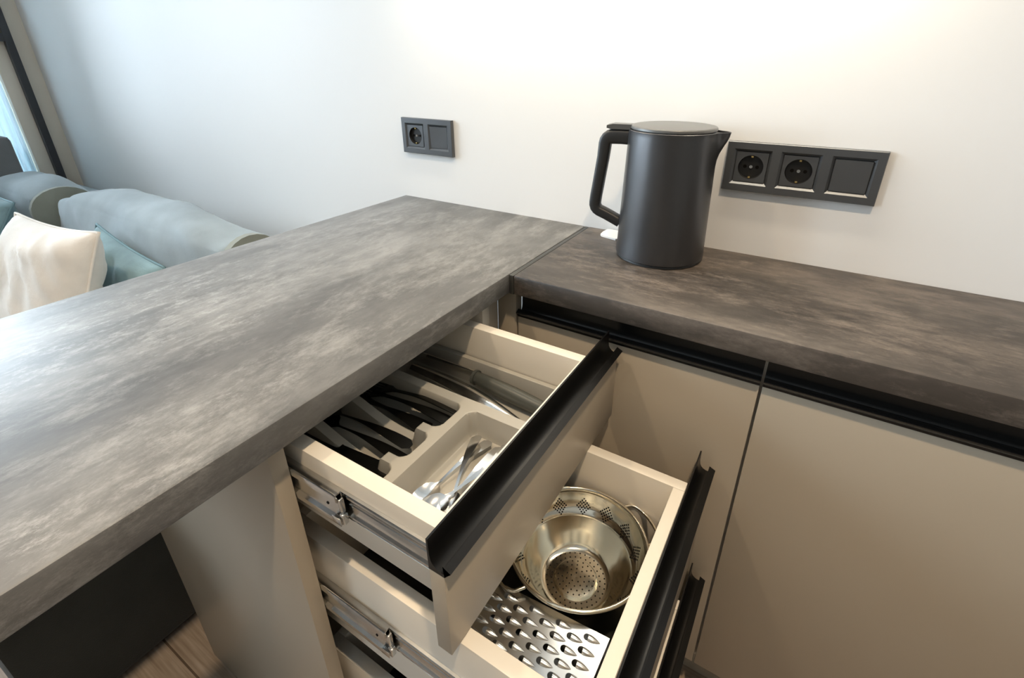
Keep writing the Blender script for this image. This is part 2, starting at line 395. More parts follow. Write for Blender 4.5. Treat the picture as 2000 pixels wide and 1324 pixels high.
# ------------------------------------------------------------------ drawers
def drawer(label, xi, xo, box_top, box_bot, zf, ht, zb, xback, inner, rail, contents_dark=False):
    t = thing('drawer', label, 'drawer', ((xi+xback)/2, (YN+YF)/2, box_bot))
    fr = obj('front_panel', MB().box(xi, xo, FY0, FY1, zb, zf-.0001, .0009), M_FRONT, t, smooth=40)
    obj('grip_rail', MB().prism(handle_poly(xi, xo, zf, ht), 'y', FY0, FY1), M_BLACK, fr, smooth=30)
    obj('side_panel', MB().box(xback, xi-.0003, YN, YNI, box_bot, box_top, .0008), M_BOX, t, smooth=40)
    obj('side_panel', MB().box(xback, xi-.0003, YFI, YF, box_bot, box_top, .0008), M_BOX, t, smooth=40)
    obj('back_panel', MB().box(xback, xback+.015, YNI+.0002, YFI-.0002, box_bot, box_top, .0008), M_BOX, t, smooth=40)
    obj('inner_front', MB().box(xi-inner, xi-.0003, YNI+.0002, YFI-.0002, box_bot, box_top-.0003, .0006), M_BOX, t, smooth=40)
    obj('bottom_panel', MB().box(xback+.0152, xi-inner-.0002, YNI+.0002, YFI-.0002, box_bot, box_bot+.004), M_DARK if contents_dark else M_BOX, t)
    z0, z1 = rail; h = (z1-z0); zc = (z0+z1)/2
    for side in (0, 1):
        s_ = -1 if side == 0 else 1; yb = YN if side == 0 else YF
        m = MB(); x1 = xi-.004; x0 = xback+.02
        pr = [(.0002, z0), (.0034, z0)] + [(.0040*math.cos(math.radians(t)), z0+.0040+.0040*math.sin(math.radians(t))) for t in (-60, -20, 20, 60)] + [(.0013, z0+.0085), (.0013, zc-.004), (.0022, zc-.003), (.0022, zc+.003), (.0013, zc+.004), (.0013, z1-.0085)]
        pr += [(.0040*math.cos(math.radians(t)), z1-.0040+.0040*math.sin(math.radians(t))) for t in (-60, -20, 20, 60)] + [(.0034, z1), (.0002, z1)]
        m.prism([(yb+s_*p[0], p[1]) for p in pr], 'x', x0, x1)
        obj('slide_rail', m, M_ZINC, t, smooth=35)
    return t
D1 = drawer('top open drawer holding the grey cutlery tray', .172, .1897, -.060, -.155, -.0957, .0377, -.2098, -.245, .0035, (-.1180, -.0830))
D2 = drawer('middle open drawer holding the colander and the grater', .3313, .3490, -.2108, -.366, -.2530, .0365, -.4430, -.085, .0153, (-.3090, -.2735), True)
D3 = drawer('lowest drawer, pulled out farthest below the colander drawer', .3520, .3697, -.4450, -.640, -.4870, .0365, -.7150, -.065, .0153, (-.5545, -.5205), True)

# ------------------------------------------------------------------ cutlery tray: moulded sheet with rounded compartments
RIM, TFL = -.1126, -.1488
def rr_sdf(x, y, x0, x1, y0, y1, rad):
    dx = abs(x-(x0+x1)/2)-((x1-x0)/2-rad); dy = abs(y-(y0+y1)/2)-((y1-y0)/2-rad)
    return math.hypot(max(dx, 0), max(dy, 0))+min(max(dx, dy), 0)-rad
COMP = [(.0615, .1615, -.6610, -.4905, .014), (-.232, .1615, -.4740, -.3935, .012),
        (-.232, .0475, -.5430, -.4890, .012), (-.232, .0475, -.6050, -.5560, .012), (-.232, .0475, -.6610, -.6180, .012)]
def sst(a, b, t):
    t = max(0, min(1, (t-a)/(b-a))); return t*t*(3-2*t)
def tray_z(x, y):
    rim = RIM
    if x < .035 and (-.562 < y < -.536 or -.625 < y < -.598):       # finger scoop in the two low dividers
        dip = sst(.024, .012, x)*sst(-.135, -.012, x) if x < .024 else 0
        rim = RIM - .026*dip
    d = min(rr_sdf(x, y, *c) for c in COMP)
    k = sst(0.0, .0055, -d)
    return rim+(TFL-rim)*k
TX0, TX1, TY0, TY1 = -.228, .1665, -.6690, -.3860
NX, NY = 300, 216
tm = MB()
for i in range(NX+1):
    for j in range(NY+1):
        x = TX0+(TX1-TX0)*i/NX; y = TY0+(TY1-TY0)*j/NY
        tm.v.append((x, y, tray_z(x, y)))
for i in range(NX):
    for j in range(NY):
        a = i*(NY+1)+j; tm.f.append((a, a+NY+1, a+NY+2, a+1))
tray = obj('cutlery_tray', tm, M_TRAY, base=(-.03, -.527, TFL-.001), smooth=60, fix=False)
md = tray.modifiers.new('thickness', 'SOLIDIFY'); md.thickness = .0016; md.offset = -1
tag(tray, 'grey plastic cutlery tray with rounded compartments in the top drawer', 'tray')

# ------------------------------------------------------------------ cutlery
def spoon_mb(length, bowl_l, bowl_w, hand_w, depth=.005):
    """along +x from the bowl tip; z=0 is what it rests on"""
    m = MB(); n = 30; secs = []
    for i in range(n+1):
        t = i/n; x = t*length
        if x < bowl_l:
            q = x/bowl_l; w = bowl_w/2*math.sqrt(max(1e-4, 1-(2*q-1)**2))**.85
            w = max(w, .0016 if q > .5 else .0006); dip = depth*(1-(2*q-1)**2); zc = depth+.0012*q
        else:
            q = (x-bowl_l)/(length-bowl_l)
            w = .0017+(hand_w/2-.0017)*sst(.15, .95, q); w *= 1-.55*sst(.965, 1, q); dip = 0
            zc = depth+.0012+.010*math.sin(q*PI)*.55+.001*q
        th = .0011
        ring = [(x, -w, zc), (x, -w*.6, zc-dip*.7), (x, 0, zc-dip), (x, w*.6, zc-dip*.7), (x, w, zc),
                (x, w*.6, zc-dip*.7-th), (x, 0, zc-dip-th), (x, -w*.6, zc-dip*.7-th)]
        secs.append(ring)
    return m.sweep(secs)
def fork_mb(length, tine_l=.045, head_w=.022, hand_w=.017):
    m = MB(); secs = []
    n = 22
    for i in range(n+1):
        x = tine_l+(length-tine_l)*i/n; q = i/n
        w = head_w/2*(1-sst(.02, .18, q))+.0026*sst(.02, .18, q)+(hand_w/2-.0026)*sst(.35, .95, q)
        zc = .004+.008*math.sin(q*PI)*.6; th = .0016
        secs.append([(x, -w, zc), (x, 0, zc+.0004), (x, w, zc), (x, w, zc-th), (x, 0, zc-th), (x, -w, zc-th)])
    m.sweep(secs)
    for k in range(4):
        y = (-.75+.5*k)*head_w/2
        m.tube([(0, y, .007), (tine_l*.5, y, .0035), (tine_l+.002, y, .0034)], [.0008, .0012, .0014], 6)
    return m
def knife_mb(length, blade=.115, w=.019):
    m = MB(); secs = []; n = 20
    for i in range(n+1):
        x = length*i/n
        if x < blade: h = w/2*(.25+.75*sst(0, .03, x)); th = .0007
        else: q = (x-blade)/(length-blade); h = .006+.003*q; th = .0035
        secs.append([(x, -h, .004-th), (x, h, .004-th), (x, h, .004+th), (x, -h, .004+th)])
    return m.sweep(secs)
def place(name, mb, m, x, y, z, ang, pitch=0.0, roll=0.0, smooth=50, label='', cat='', group=None):
    Mx = Matrix.Translation((x, y, z)) @ Matrix.Rotation(math.radians(ang), 4, 'Z') @ Matrix.Rotation(math.radians(-pitch), 4, 'Y') @ Matrix.Rotation(math.radians(roll), 4, 'X')
    o = obj(name, mb.xf(Mx), m, base=(x, y, z), smooth=smooth)
    return tag(o, label, cat, group)
g = 'teaspoons in the front tray compartment'
TS = [(.0800, -.6290, -.1488, 81, 0.5, 0, 'leftmost small steel teaspoon, bowl up, in the front tray compartment'),
      (.1100, -.6330, -.1488, 86, 0.5, 0, 'small steel teaspoon with a round bowl nearest the black drawer grip'),
      (.0980, -.6400, -.1435, 72, 1.2, 12, 'small steel teaspoon lying across the middle of the teaspoon pile'),
      (.1260, -.6300, -.1440, 108, 2.0, -10, 'small steel teaspoon crossing over the pile towards the left'),
      (.1330, -.6250, -.1488, 94, 0.8, 6, 'small steel teaspoon lying along the front wall of the tray')]
for x, y, z, a, p, ro, lab in TS:
    place('teaspoon', spoon_mb(.128, .038, .027, .0140), M_STEEL, x, y, z, a, p, ro, label=lab, cat='spoon', group=g)
for k in range(4):
    place('fork', fork_mb(.185), M_SHADESTEEL, -.175+.012*k, -.530+.0085*k, -.1486+.0042*k, (3, -4, 2, 5)[k], 0.6*k, label=('fourth', 'third', 'second', 'first')[k]+' shade-toned steel fork counted from the steel tongs', cat='fork', group='forks in the tray')
for k in range(2):
    place('tablespoon', spoon_mb(.19, .058, .038, .018, .007), M_SHADESTEEL, -.155-.008*k, -.586+.010*k, -.1475+.008*k, (-1, 1)[k], 0.5, label=('lower shade-toned tablespoon under another in the middle short compartment', 'upper shade-toned tablespoon lying over another in the middle short compartment')[k], cat='spoon', group='tablespoons in the tray')
for k in range(3):
    place('table_knife', knife_mb(.205), M_SHADESTEEL, -.19+.01*k, -.650+.012*k, -.1486+.005*k, (2, -1, 3)[k], 0.3, label=('first', 'second', 'third')[k]+' shade-toned table knife counted from the near drawer side', cat='knife', group='table knives in the tray')
# knife with a thick dark handle in the long rear compartment
kn = thing('kitchen_knife', 'kitchen knife with a thick dark plastic handle in the rear tray compartment', 'knife', (.04, -.415, TFL))
hs = []
for i in range(19):
    q = i/18; x = .012+.132*q; yc = -.4105-.010*q; zc = -.1290-.0035*q
    ry = .0086+.0024*math.sin(q*PI)+.0012*q; rz = .0105+.0022*math.sin(q*PI); ry *= 1-.5*sst(.94, 1, q); rz *= 1-.5*sst(.94, 1, q)
    hs.append([(x, yc+ry*math.cos(2*PI*k/14), zc+rz*math.sin(2*PI*k/14)) for k in range(14)])
obj('handle', MB().sweep(hs), M_DKPL, kn, smooth=50)
obj('ferrule', MB().tube([(.0075, -.4100, -.1288), (.0118, -.4103, -.1289)], .0120, 14), M_DKPL, kn, smooth=50)
obj('blade', MB().prism([(.0074, -.1405), (.0074, -.117), (-.13, -.119), (-.19, -.1315), (-.17, -.139)], 'y', -.4115, -.4095), M_STEEL, kn)
# curved steel peeler / tongs
pl = MB(); secs = []
for i in range(25):
    q = i/24; x = -.10+.243*q; yc = -.4315-.029*q+.004*math.sin(q*PI); w = .0085+.0045*math.sin(min(1, q*1.15)*PI)*(1 if q < .9 else 1)
    w *= 1-.45*sst(.93, 1, q); zc = -.1310-.008*q+.007*math.sin(q*PI); cv = .0035
    secs.append([(x, yc-w, zc-cv), (x, yc-w*.5, zc), (x, yc, zc+.001), (x, yc+w*.5, zc), (x, yc+w, zc-cv),
                 (x, yc+w*.5, zc-.0013), (x, yc, zc-.0004), (x, yc-w*.5, zc-.0013)])
pe = thing('serving_tongs', 'shiny curved steel tongs arm with a hanging hole beside the dark knife handle', 'tongs', (.02, -.44, TFL))
obj('arm', pl.sweep(secs), M_STEEL, pe, smooth=60)
obj('hanging_hole', MB().lathe([(.0001, 0), (.0042, 0), (.0042, .0008), (.0001, .0008)], .1275, -.4593, 16).xf(Matrix.Translation((0, 0, -.1372)) ), M_HOLE, pe)

# ------------------------------------------------------------------ colander in the middle drawer
CX, CY = .224, -.4826
DF = -.362
col = thing('colander', 'round stainless steel colander with small drain holes in the middle drawer', 'colander', (CX, CY, DF))
prof_in = [(.0003, -.3425), (.014, -.3422), (.0275, -.3425), (.0290, -.3445), (.0305, -.3465), (.040, -.3462), (.0465, -.3455), (.0490, -.3435), (.0525, -.3385),
           (.0600, -.3280), (.0665, -.3160), (.0705, -.3060), (.0725, -.3010), (.0765, -.2985), (.0795, -.2950), (.0835, -.2850), (.0870, -.2760), (.0885, -.2722)]
prof_out = [(r_+.0010, z_-.0008) for r_, z_ in prof_in]
prof = prof_in + arc(.0910, -.2712, .0026, 180, -120, 10) + prof_out[::-1]
bowl = obj('bowl', MB().lathe(prof, CX, CY, 72), M_COL, col, smooth=50)
obj('foot_ring', MB().lathe([(.044, -.3476), (.047, -.3470), (.0445, -.3615), (.0425, -.3618), (.0415, -.361)], CX, CY, 48, closed=True), M_COL, col, smooth=40)
hm = MB()
def hole(p, nrm, rad):
    nrm = Vector(nrm).normalized(); a = nrm.orthogonal().normalized(); b = nrm.cross(a); o = len(hm.v)
    for k in range(8):
        w = 2*PI*k/8; hm.v.append(tuple(Vector(p)+nrm*.00025+(a*math.cos(w)+b*math.sin(w))*rad))
    hm.f.append(tuple(range(o, o+8)))
def on_prof(sv):
    acc = 0
    for (r0, z0), (r1, z1) in zip(prof_in, prof_in[1:]):
        d = math.hypot(r1-r0, z1-z0)
        if acc+d >= sv: q = (sv-acc)/d; return r0+(r1-r0)*q, z0+(z1-z0)*q, (-(z1-z0)/d, (r1-r0)/d)
        acc += d
    return prof_in[-1][0], prof_in[-1][1], (-1, 0)
for rr, n in ((.0055, 5), (.0115, 10), (.0175, 15), (.0235, 20), (.0345, 28), (.0410, 34)):
    for k in range(n):
        a = 2*PI*(k+.5*(n % 2))/n; sv = rr+.001
        q = on_prof(sv); hole((CX+q[0]*math.cos(a), CY+q[0]*math.sin(a), q[1]), (q[2][0]*math.cos(a), q[2][0]*math.sin(a), q[2][1]), .00105)
tot = sum(math.hypot(b[0]-a[0], b[1]-a[1]) for a, b in zip(prof_in, prof_in[1:]))
for c in range(14):
    ac = 2*PI*c/14+.1
    for i in range(-4, 5):
        for j in range(-4, 5):
            if abs(i)+abs(j) > 5 or (i+j) % 2: continue
            sv = tot-.0235+j*.0028; a = ac+i*.030
            q = on_prof(sv); hole((CX+q[0]*math.cos(a), CY+q[0]*math.sin(a), q[1]), (q[2][0]*math.cos(a), q[2][0]*math.sin(a), q[2][1]), .00125)
ho = obj('drain_holes', hm, M_HOLE, bowl, fix=False); ho['kind'] = 'stuff'
for sgn in (0, 1):
    a0 = math.radians(50+180*sgn); pts = []
    for i in range(17):
        q = -1+2*i/16; aa = a0+q*.36; rr = .0925+.0215*math.sqrt(max(0, 1-abs(q)**3.0)); zz = -.2745-.005*(1-q*q)
        pts.append((CX+rr*math.cos(aa), CY+rr*math.sin(aa), zz))
    obj('loop_handle', MB().tube(pts, .0023, 8), M_COL, col, smooth=60)

# ------------------------------------------------------------------ grater lying flat beside it
GZ, ROT = -.2850, math.radians(3.9)
gr = thing('grater', 'flat steel box grater lying beside the colander, coarse side up', 'grater', (.225, -.615, DF))
GX0, GX1, GY0, GY1 = .128, .303, -.6600, -.5705
sx, sy = .01725, .0155
centres = []
for c in range(-8, 6):
    for rrow in range(-3, 6):
        x = .2300+c*sx; y = -.5885-rrow*sy-(.5*sy if c % 2 else 0)+(x-.23)*.068
        if GX0+.010 < x < GX1-.016 and GY0+.009 < y < GY1+(x-.23)*.05-.0055: centres.append((x, y))
bm = bmesh.new()
def far_edge(x): return GY1+(x-.23)*.068
outer = [bm.verts.new((GX0, GY0, GZ)), bm.verts.new((GX1, GY0, GZ)), bm.verts.new((GX1, far_edge(GX1), GZ)), bm.verts.new((GX0, far_edge(GX0), GZ))]
edges = [bm.edges.new((outer[i], outer[(i+1) % 4])) for i in range(4)]
HR = .0041
for x, y in centres:
    vs_ = [bm.verts.new((x-.0016+HR*math.cos(2*PI*k/12), y+HR*math.sin(2*PI*k/12), GZ)) for k in range(12)]
    edges += [bm.edges.new((vs_[k], vs_[(k+1) % 12])) for k in range(12)]
bmesh.ops.triangle_fill(bm, use_beauty=True, use_dissolve=False, edges=edges)
kill = []
for fc in bm.faces:
    cc = fc.calc_center_median()
    if any((cc.x+.0016-x)**2+(cc.y-y)**2 < (HR*.96)**2 for x, y in centres): kill.append(fc)
bmesh.ops.delete(bm, geom=kill, context='FACES_ONLY')
bm.verts.index_update()
gm = MB().add([v.co[:] for v in bm.verts], [[v.index for v in q.verts] for q in bm.faces]); bm.free()
face = obj('coarse_face', gm, M_GRATE, gr)
sm_ = face.modifiers.new('thickness', 'SOLIDIFY'); sm_.thickness = .0006; sm_.offset = -1
tooth = None
for x, y in centres:                     # each raised tooth: a half shell rising over the hole and running out to the right
    if tooth is None:
        secs = []
        for i in range(9):
            q = i/8; xx = .0002+.0140*q; w = HR*.90*(1-q**2.2)+.0003; h = .0034*(1-q**1.6)+.0001
            secs.append([(xx, w*math.cos(PI*k/8), h*math.sin(PI*k/8)) for k in range(9)])
        tb = MB(); n = 9
        for s_ in secs: tb.v += s_
        for i in range(8):
            for k in range(8): tb.f.append((i*n+k, i*n+k+1, (i+1)*n+k+1, (i+1)*n+k))
        me = bpy.data.meshes.new('tooth'); me.from_pydata(tb.v, [], tb.f)
        for p in me.polygons: p.use_smooth = True
        me.materials.append(M_GRATE); tooth = me
    o = bpy.data.objects.new('tooth', tooth); C.objects.link(o); o.parent = face
    b_ = gr['_o']; o.location = (x-b_[0], y-b_[1], GZ-b_[2]); o.rotation_euler = (0, 0, ROT)
zb_ = DF+.0008
obj('side_face', MB().add([(GX0, GY0, GZ-.0007), (GX1, GY0, GZ-.0007), (GX1, GY0-.004, zb_), (GX0, GY0-.001, zb_)], [(0, 1, 2, 3)]), M_GRATE, gr).modifiers.new('thickness', 'SOLIDIFY').thickness = .0006
obj('side_face', MB().add([(GX0, far_edge(GX0), GZ-.0007), (GX1, far_edge(GX1), GZ-.0007), (GX1, far_edge(GX1)+.004, zb_), (GX0, far_edge(GX0)+.001, zb_)], [(0, 1, 2, 3)]), M_GRATE, gr).modifiers.new('thickness', 'SOLIDIFY').thickness = .0006
obj('fine_face', MB().box(GX0, GX1, GY0+.001, far_edge(GX0)-.001, zb_-.0006, zb_), M_GRATE, gr)

# ------------------------------------------------------------------ kettle
KX, KY = .180, -.085
ket = thing('kettle', 'matt graphite electric kettle with a loop handle on the worktop', 'kettle', (KX, KY, 0))
HA = math.radians(190)
sp_a = math.radians(8)
def spout(rr, z, a):
    d = (a-sp_a+PI) % (2*PI)-PI
    k = sst(.150, .2135, z)
    return rr+.0165*k*k*math.exp(-(d/.17)**2) if abs(d) < .8 else rr
bp_ = [(.0005, .0045), (.0725, .0045), (.0745, .0060), (.0745, .012)] + [(.0745-.0045*(z/.2), z) for z in (.03, .06, .09, .12, .15, .16, .17, .18, .19, .2, .206, .211)] + \
      [(.0700, .2130), (.0692, .2138), (.0680, .2135), (.0675, .2110), (.0005, .2105)]
obj('body', MB().lathe(bp_, KX, KY, 128, spout), M_KETTLE, ket, smooth=40)
obj('base_ring', MB().lathe([(.0005, .0001), (.0715, .0001), (.0728, .0012), (.0722, .0044), (.0005, .0044)], KX, KY, 64), M_KBLK, ket, smooth=40)
obj('lid', MB().lathe([(.0005, .2136), (.0655, .2136), (.0668, .2150), (.0668, .2180), (.0655, .2196), (.0620, .2203), (.0005, .2206)], KX, KY, 64), M_LID, ket, smooth=40)
# handle: rounded bar swept along a loop in the vertical plane through the axis
hp = []
hp += [(.0660, .1985), (.0800, .1990), (.0900, .1988)]
hp += [(.0960+.0125*math.sin(math.radians(t)), .1860+.0125*math.cos(math.radians(t))) for t in (5, 25, 45, 65, 85)]
hp += [(.1100, .165), (.1130, .140), (.1160, .115), (.1185, .095)]
hp += [(.1060+.0135*math.cos(math.radians(t)), .0830-.0145*math.sin(math.radians(t))) for t in (-10, 10, 30, 50, 68)]
hp += [(.0980, .0645), (.0850, .0585), (.0720, .0525)]
er, ez = Vector((math.cos(HA), math.sin(HA), 0)), Vector((0, 0, 1)); et = Vector((-math.sin(HA), math.cos(HA), 0))
secs = []
for i, (d, z) in enumerate(hp):
    a = hp[max(i-1, 0)]; b = hp[min(i+1, len(hp)-1)]
    t = Vector((b[0]-a[0], b[1]-a[1])).normalized(); nn = Vector((-t.y, t.x))
    ring = []
    for k in range(16):
        w = 2*PI*k/16; ca, sa = math.cos(w), math.sin(w)
        px = math.copysign(abs(ca)**.55, ca)*(.0122-.0022*sst(3, 9, i)-.0008*sst(11, 17, i)); py = math.copysign(abs(sa)**.55, sa)*.0115
        ring.append(Vector((KX, KY, 0))+er*(d+nn.x*px)+ez*(z+nn.y*px)+et*py)
    secs.append(ring)
obj('handle', MB().sweep(secs), M_KBLK, ket, smooth=50)
lt = MB()
lever = [(.058, .2150), (.064, .2195), (.0960, .2195), (.1060, .2172), (.1062, .2130), (.1000, .2112), (.070, .2112)]
lt.add([tuple(Vector((KX, KY, 0))+er*d+ez*z+et*s_*w) for s_ in (-1, 1) for (d, z), w in zip(lever, (.011,)*7)],
       [tuple(range(7))[::-1], tuple(range(7, 14))]+[(i, (i+1) % 7, 7+(i+1) % 7, 7+i) for i in range(7)])
obj('lid_lever', lt, M_LID, ket)
# small flat white piece behind it
wp = obj('white_piece', MB().prism([(.0560, -.0480), (.0515, -.0420), (.0500, -.0250), (.0520, -.0080), (.0560, -.0050), (.0860, -.0055), (.0920, -.0120), (.0930, -.0500), (.0880, -.0555)], 'z', .0002, .0035),
         M_WHITE, base=(.07, -.03, 0))
tag(wp, 'small flat white piece on the worktop behind the kettle', 'plastic piece')

# ------------------------------------------------------------------ wall sockets
def wall_plate(x0, ztop, kinds, label):
    n = len(kinds); W_ = (.223 if n == 3 else .152); H_ = .081; z1 = ztop; z0 = ztop-H_; x1 = x0+W_
    t = thing('wall_socket', label, 'socket', ((x0+x1)/2, 0, z0))
    pit = .0710; c0 = x0+(W_-pit*(n-1))/2; op = .0290; FYp = -.0090
    xs = [x0+.0012]; cells = []
    for k in range(n): c = c0+k*pit; xs += [c-op, c+op]; cells.append((c-op, c+op))
    xs.append(x1-.0012); zc = (z0+z1)/2; zs = [z0+.0012, zc-op, zc+op, z1-.0012]
    m = MB()
    for i in range(len(xs)-1):
        for j in range(3):
            if j == 1 and i % 2 == 1: continue
            m.add([(xs[i], FYp, zs[j]), (xs[i+1], FYp, zs[j]), (xs[i+1], FYp, zs[j+1]), (xs[i], FYp, zs[j+1])], [(0, 1, 2, 3)])
    fo = [(xs[0], FYp, zs[0]), (xs[-1], FYp, zs[0]), (xs[-1], FYp, zs[-1]), (xs[0], FYp, zs[-1])]
    mo = [(x0, FYp+.0012, z0), (x1, FYp+.0012, z0), (x1, FYp+.0012, z1), (x0, FYp+.0012, z1)]
    bo = [(x0, -.0003, z0), (x1, -.0003, z0), (x1, -.0003, z1), (x0, -.0003, z1)]
    for A, B in ((mo, fo), (bo, mo)):
        for i in range(4): j = (i+1) % 4; m.add([A[i], A[j], B[j], B[i]], [(0, 1, 2, 3)])
    ins = .0045
    for a, b in cells:
        oo = [(a, FYp, zc-op), (b, FYp, zc-op), (b, FYp, zc+op), (a, FYp, zc+op)]
        ii = [(a+ins, FYp+.0042, zc-op+ins), (b-ins, FYp+.0042, zc-op+ins), (b-ins, FYp+.0042, zc+op-ins), (a+ins, FYp+.0042, zc+op-ins)]
        for i in range(4): j = (i+1) % 4; m.add([oo[i], ii[i], ii[j], oo[j]], [(0, 1, 2, 3)])
    obj('frame', m, M_SOCK, t, fix=False)
    for (a, b), kd in zip(cells, kinds):
        c = (a+b)/2; h = op-ins-.0002
        if kd == 'socket':
            yF = FYp+.0025; R_ = .0195; q = MB(); N_ = 40
            ring = [(c+R_*math.cos(2*PI*k/N_+PI/4), yF, zc+R_*math.sin(2*PI*k/N_+PI/4)) for k in range(N_)]
            sq = []
            for k in range(N_):
                w = 2*PI*k/N_+PI/4; s_ = max(abs(math.cos(w)), abs(math.sin(w))); sq.append((c+h*math.cos(w)/s_, yF, zc+h*math.sin(w)/s_))
            o_ = len(q.v); q.v += ring+sq
            for k in range(N_): k2 = (k+1) % N_; q.f.append((k, k2, N_+k2, N_+k))
            inner = [(x, -.0006, z) for x, _, z in [(c+(R_-.001)*math.cos(2*PI*k/N_+PI/4), 0, zc+(R_-.001)*math.sin(2*PI*k/N_+PI/4)) for k in range(N_)]]
            q.v += [(x, -.0004, z) for x, _, z in sq]
            for k in range(N_): k2 = (k+1) % N_; q.f.append((N_+k, N_+k2, 2*N_+k2, 2*N_+k))
            ip = obj('socket_insert', q, M_SOCK, t)
            wl = MB(); wl.v += ring+inner
            for k in range(N_): k2 = (k+1) % N_; wl.f.append((k, k2, N_+k2, N_+k))
            wl.f.append(tuple(range(N_, 2*N_)))
            obj('socket_well', wl, M_SOCKIN, ip, smooth=40)
            def stud(x, z, rr, y0, y1, mm, nm):
                obj(nm, MB().add([(x+rr*math.cos(2*PI*k/14), y0, z+rr*math.sin(2*PI*k/14)) for k in range(14)]+[(x+rr*math.cos(2*PI*k/14), y1, z+rr*math.sin(2*PI*k/14)) for k in range(14)],
                    [tuple(range(14)), tuple(range(14, 28))]+[(k, (k+1) % 14, 14+(k+1) % 14, 14+k) for k in range(14)]), mm, ip)
            stud(c-.0095, zc, .0028, -.0010, -.0006, M_HOLE, 'pin_hole'); stud(c+.0095, zc, .0028, -.0010, -.0006, M_HOLE, 'pin_hole')
            stud(c, zc, .0026, -.0022, -.0006, M_STEEL, 'screw')
            for s_ in (-1, 1):
                obj('earth_clip', MB().box(c-.0018, c+.0018, yF+.0006, -.0008, zc+s_*.0155, zc+s_*.0182, .0003), M_BRASS, ip)
        else:
            q = MB()
            q.add([(c-h, -.0004, zc-h), (c+h, -.0004, zc-h), (c+h, -.0004, zc+h), (c-h, -.0004, zc+h),
                   (c-h, FYp+.0022, zc-h), (c+h, FYp+.0022 if n == 3 else FYp+.0038, zc-h), (c+h, FYp+.0008 if n == 3 else FYp+.0034, zc+h), (c-h, FYp+.0008, zc+h)],
                  ((3,2,1,0),(4,5,6,7),(0,1,5,4),(1,2,6,5),(2,3,7,6),(3,0,4,7)))
            obj('rocker', q, M_SOCK, t)
    return t
wall_plate(-.488, .1918, ('socket', 'switch'), 'anthracite double wall plate, one socket and one switch, over the peninsula')
wall_plate(.2537, .1925, ('socket', 'socket', 'switch'), 'black triple wall plate, two sockets and a switch, right of the kettle')

# ------------------------------------------------------------------ sofa behind the peninsula
def puffy(x0, x1, y0, y1, z0, z1, n=4.0, puff=.012, seed=0.0, res=26, wr=.010, slope=0.0):
    """box cushion with rounded edges and soft wrinkles"""
    m = MB(); cx, cy, cz = (x0+x1)/2, (y0+y1)/2, (z0+z1)/2; hx, hy, hz = (x1-x0)/2, (y1-y0)/2, (z1-z0)/2
    idx = {}
    def P(ix, iy, iz):
        key = (ix, iy, iz)
        if key in idx: return idx[key]
        u, v, w = -1+2*ix/res, -1+2*iy/res, -1+2*iz/res
        L_ = (abs(u)**n+abs(v)**n+abs(w)**n)**(1/n); L_ = max(L_, 1e-6)
        k = 1/L_ if L_ > 1 else 1
        kx = 1-(1-k)*min(1, (min(hy, hz)/hx)*1.6)
        p = Vector((cx+hx*u*kx, cy+hy*v*k, cz+hz*w*k))
        q = p*5.0+Vector((seed, 0, 0))
        d = noise.noise(Vector((q.x*.55, q.y*1.5, q.z*1.9)))*wr + noise.noise(Vector((q.x*1.9+q.z*2.4, q.y*2, q.z*1.1)))*wr*.7
        dirn = Vector((u*.3, v, w)); dirn.normalize()
        p += dirn*(d+puff*(1-u**4)*(1-min(1, abs(v)*abs(w))))
        p.y += slope*w
        idx[key] = len(m.v); m.v.append(tuple(p)); return idx[key]
    R_ = range(res)
    for a in R_:
        for b in R_:
            for fix in (0, res):
                m.f.append((P(fix, a, b), P(fix, a+1, b), P(fix, a+1, b+1), P(fix, a, b+1)))
                m.f.append((P(a, fix, b), P(a+1, fix, b), P(a+1, fix, b+1), P(a, fix, b+1)))
                m.f.append((P(a, b, fix), P(a+1, b, fix), P(a+1, b+1, fix), P(a, b+1, fix)))
    return m
sofa = thing('sofa', 'blue-grey fabric sofa along the white wall behind the peninsula', 'sofa', (-1.6, -.5, FZ))
obj('sofa_base', MB().box(-2.56, -.80, -.93, -.06, -.76, -.555, .02), M_SOFAD, sofa, smooth=40)
obj('armrest', MB().box(-.795, -.588, -.95, -.05, -.819, -.27, .018), M_SOFAD, sofa, smooth=40)
obj('backrest', MB().box(-2.56, -.80, -.155, -.03, -.55, -.20, .03), M_SOFA, sofa, smooth=40)
obj('seat_cushion', puffy(-1.66, -.81, -.96, -.17, -.555, -.40, 6, .01, 2.0, 16, .004), M_SOFA, sofa, smooth=70)
obj('seat_cushion', puffy(-2.54, -1.67, -.96, -.17, -.555, -.40, 6, .01, 5.0, 16, .004), M_SOFA, sofa, smooth=70)
for nm, a, b, y0, y1, zt, sd in (('back_cushion', -1.93, -.862, -.325, -.135, -.098, 1.7), ('back_cushion', -2.53, -1.955, -.385, -.165, -.095, 9.3)):
    bc = obj(nm, puffy(a, b, y0, y1, -.395, zt, 3.6, .010, sd, 34, .020), M_SOFA, sofa, smooth=75)
    # end gusset of a darker cloth: a rounded panel set on the right-hand end
    gp = [(y0+.030, -.375), (y1-.030, -.375)] + [((y0+y1)/2+((y1-y0)/2-.012)*math.cos(math.radians(t)), zt-.085+.078*math.sin(math.radians(t))) for t in range(0, 181, 15)]
    obj('gusset', MB().prism(gp, 'x', b-.016, b+.0045), M_SOFAE, bc, smooth=40)
obj('corner_backrest', MB().box(-2.586, -2.42, -1.5, -.232, -.55, .040, .02), M_SOFAG, sofa, smooth=40)

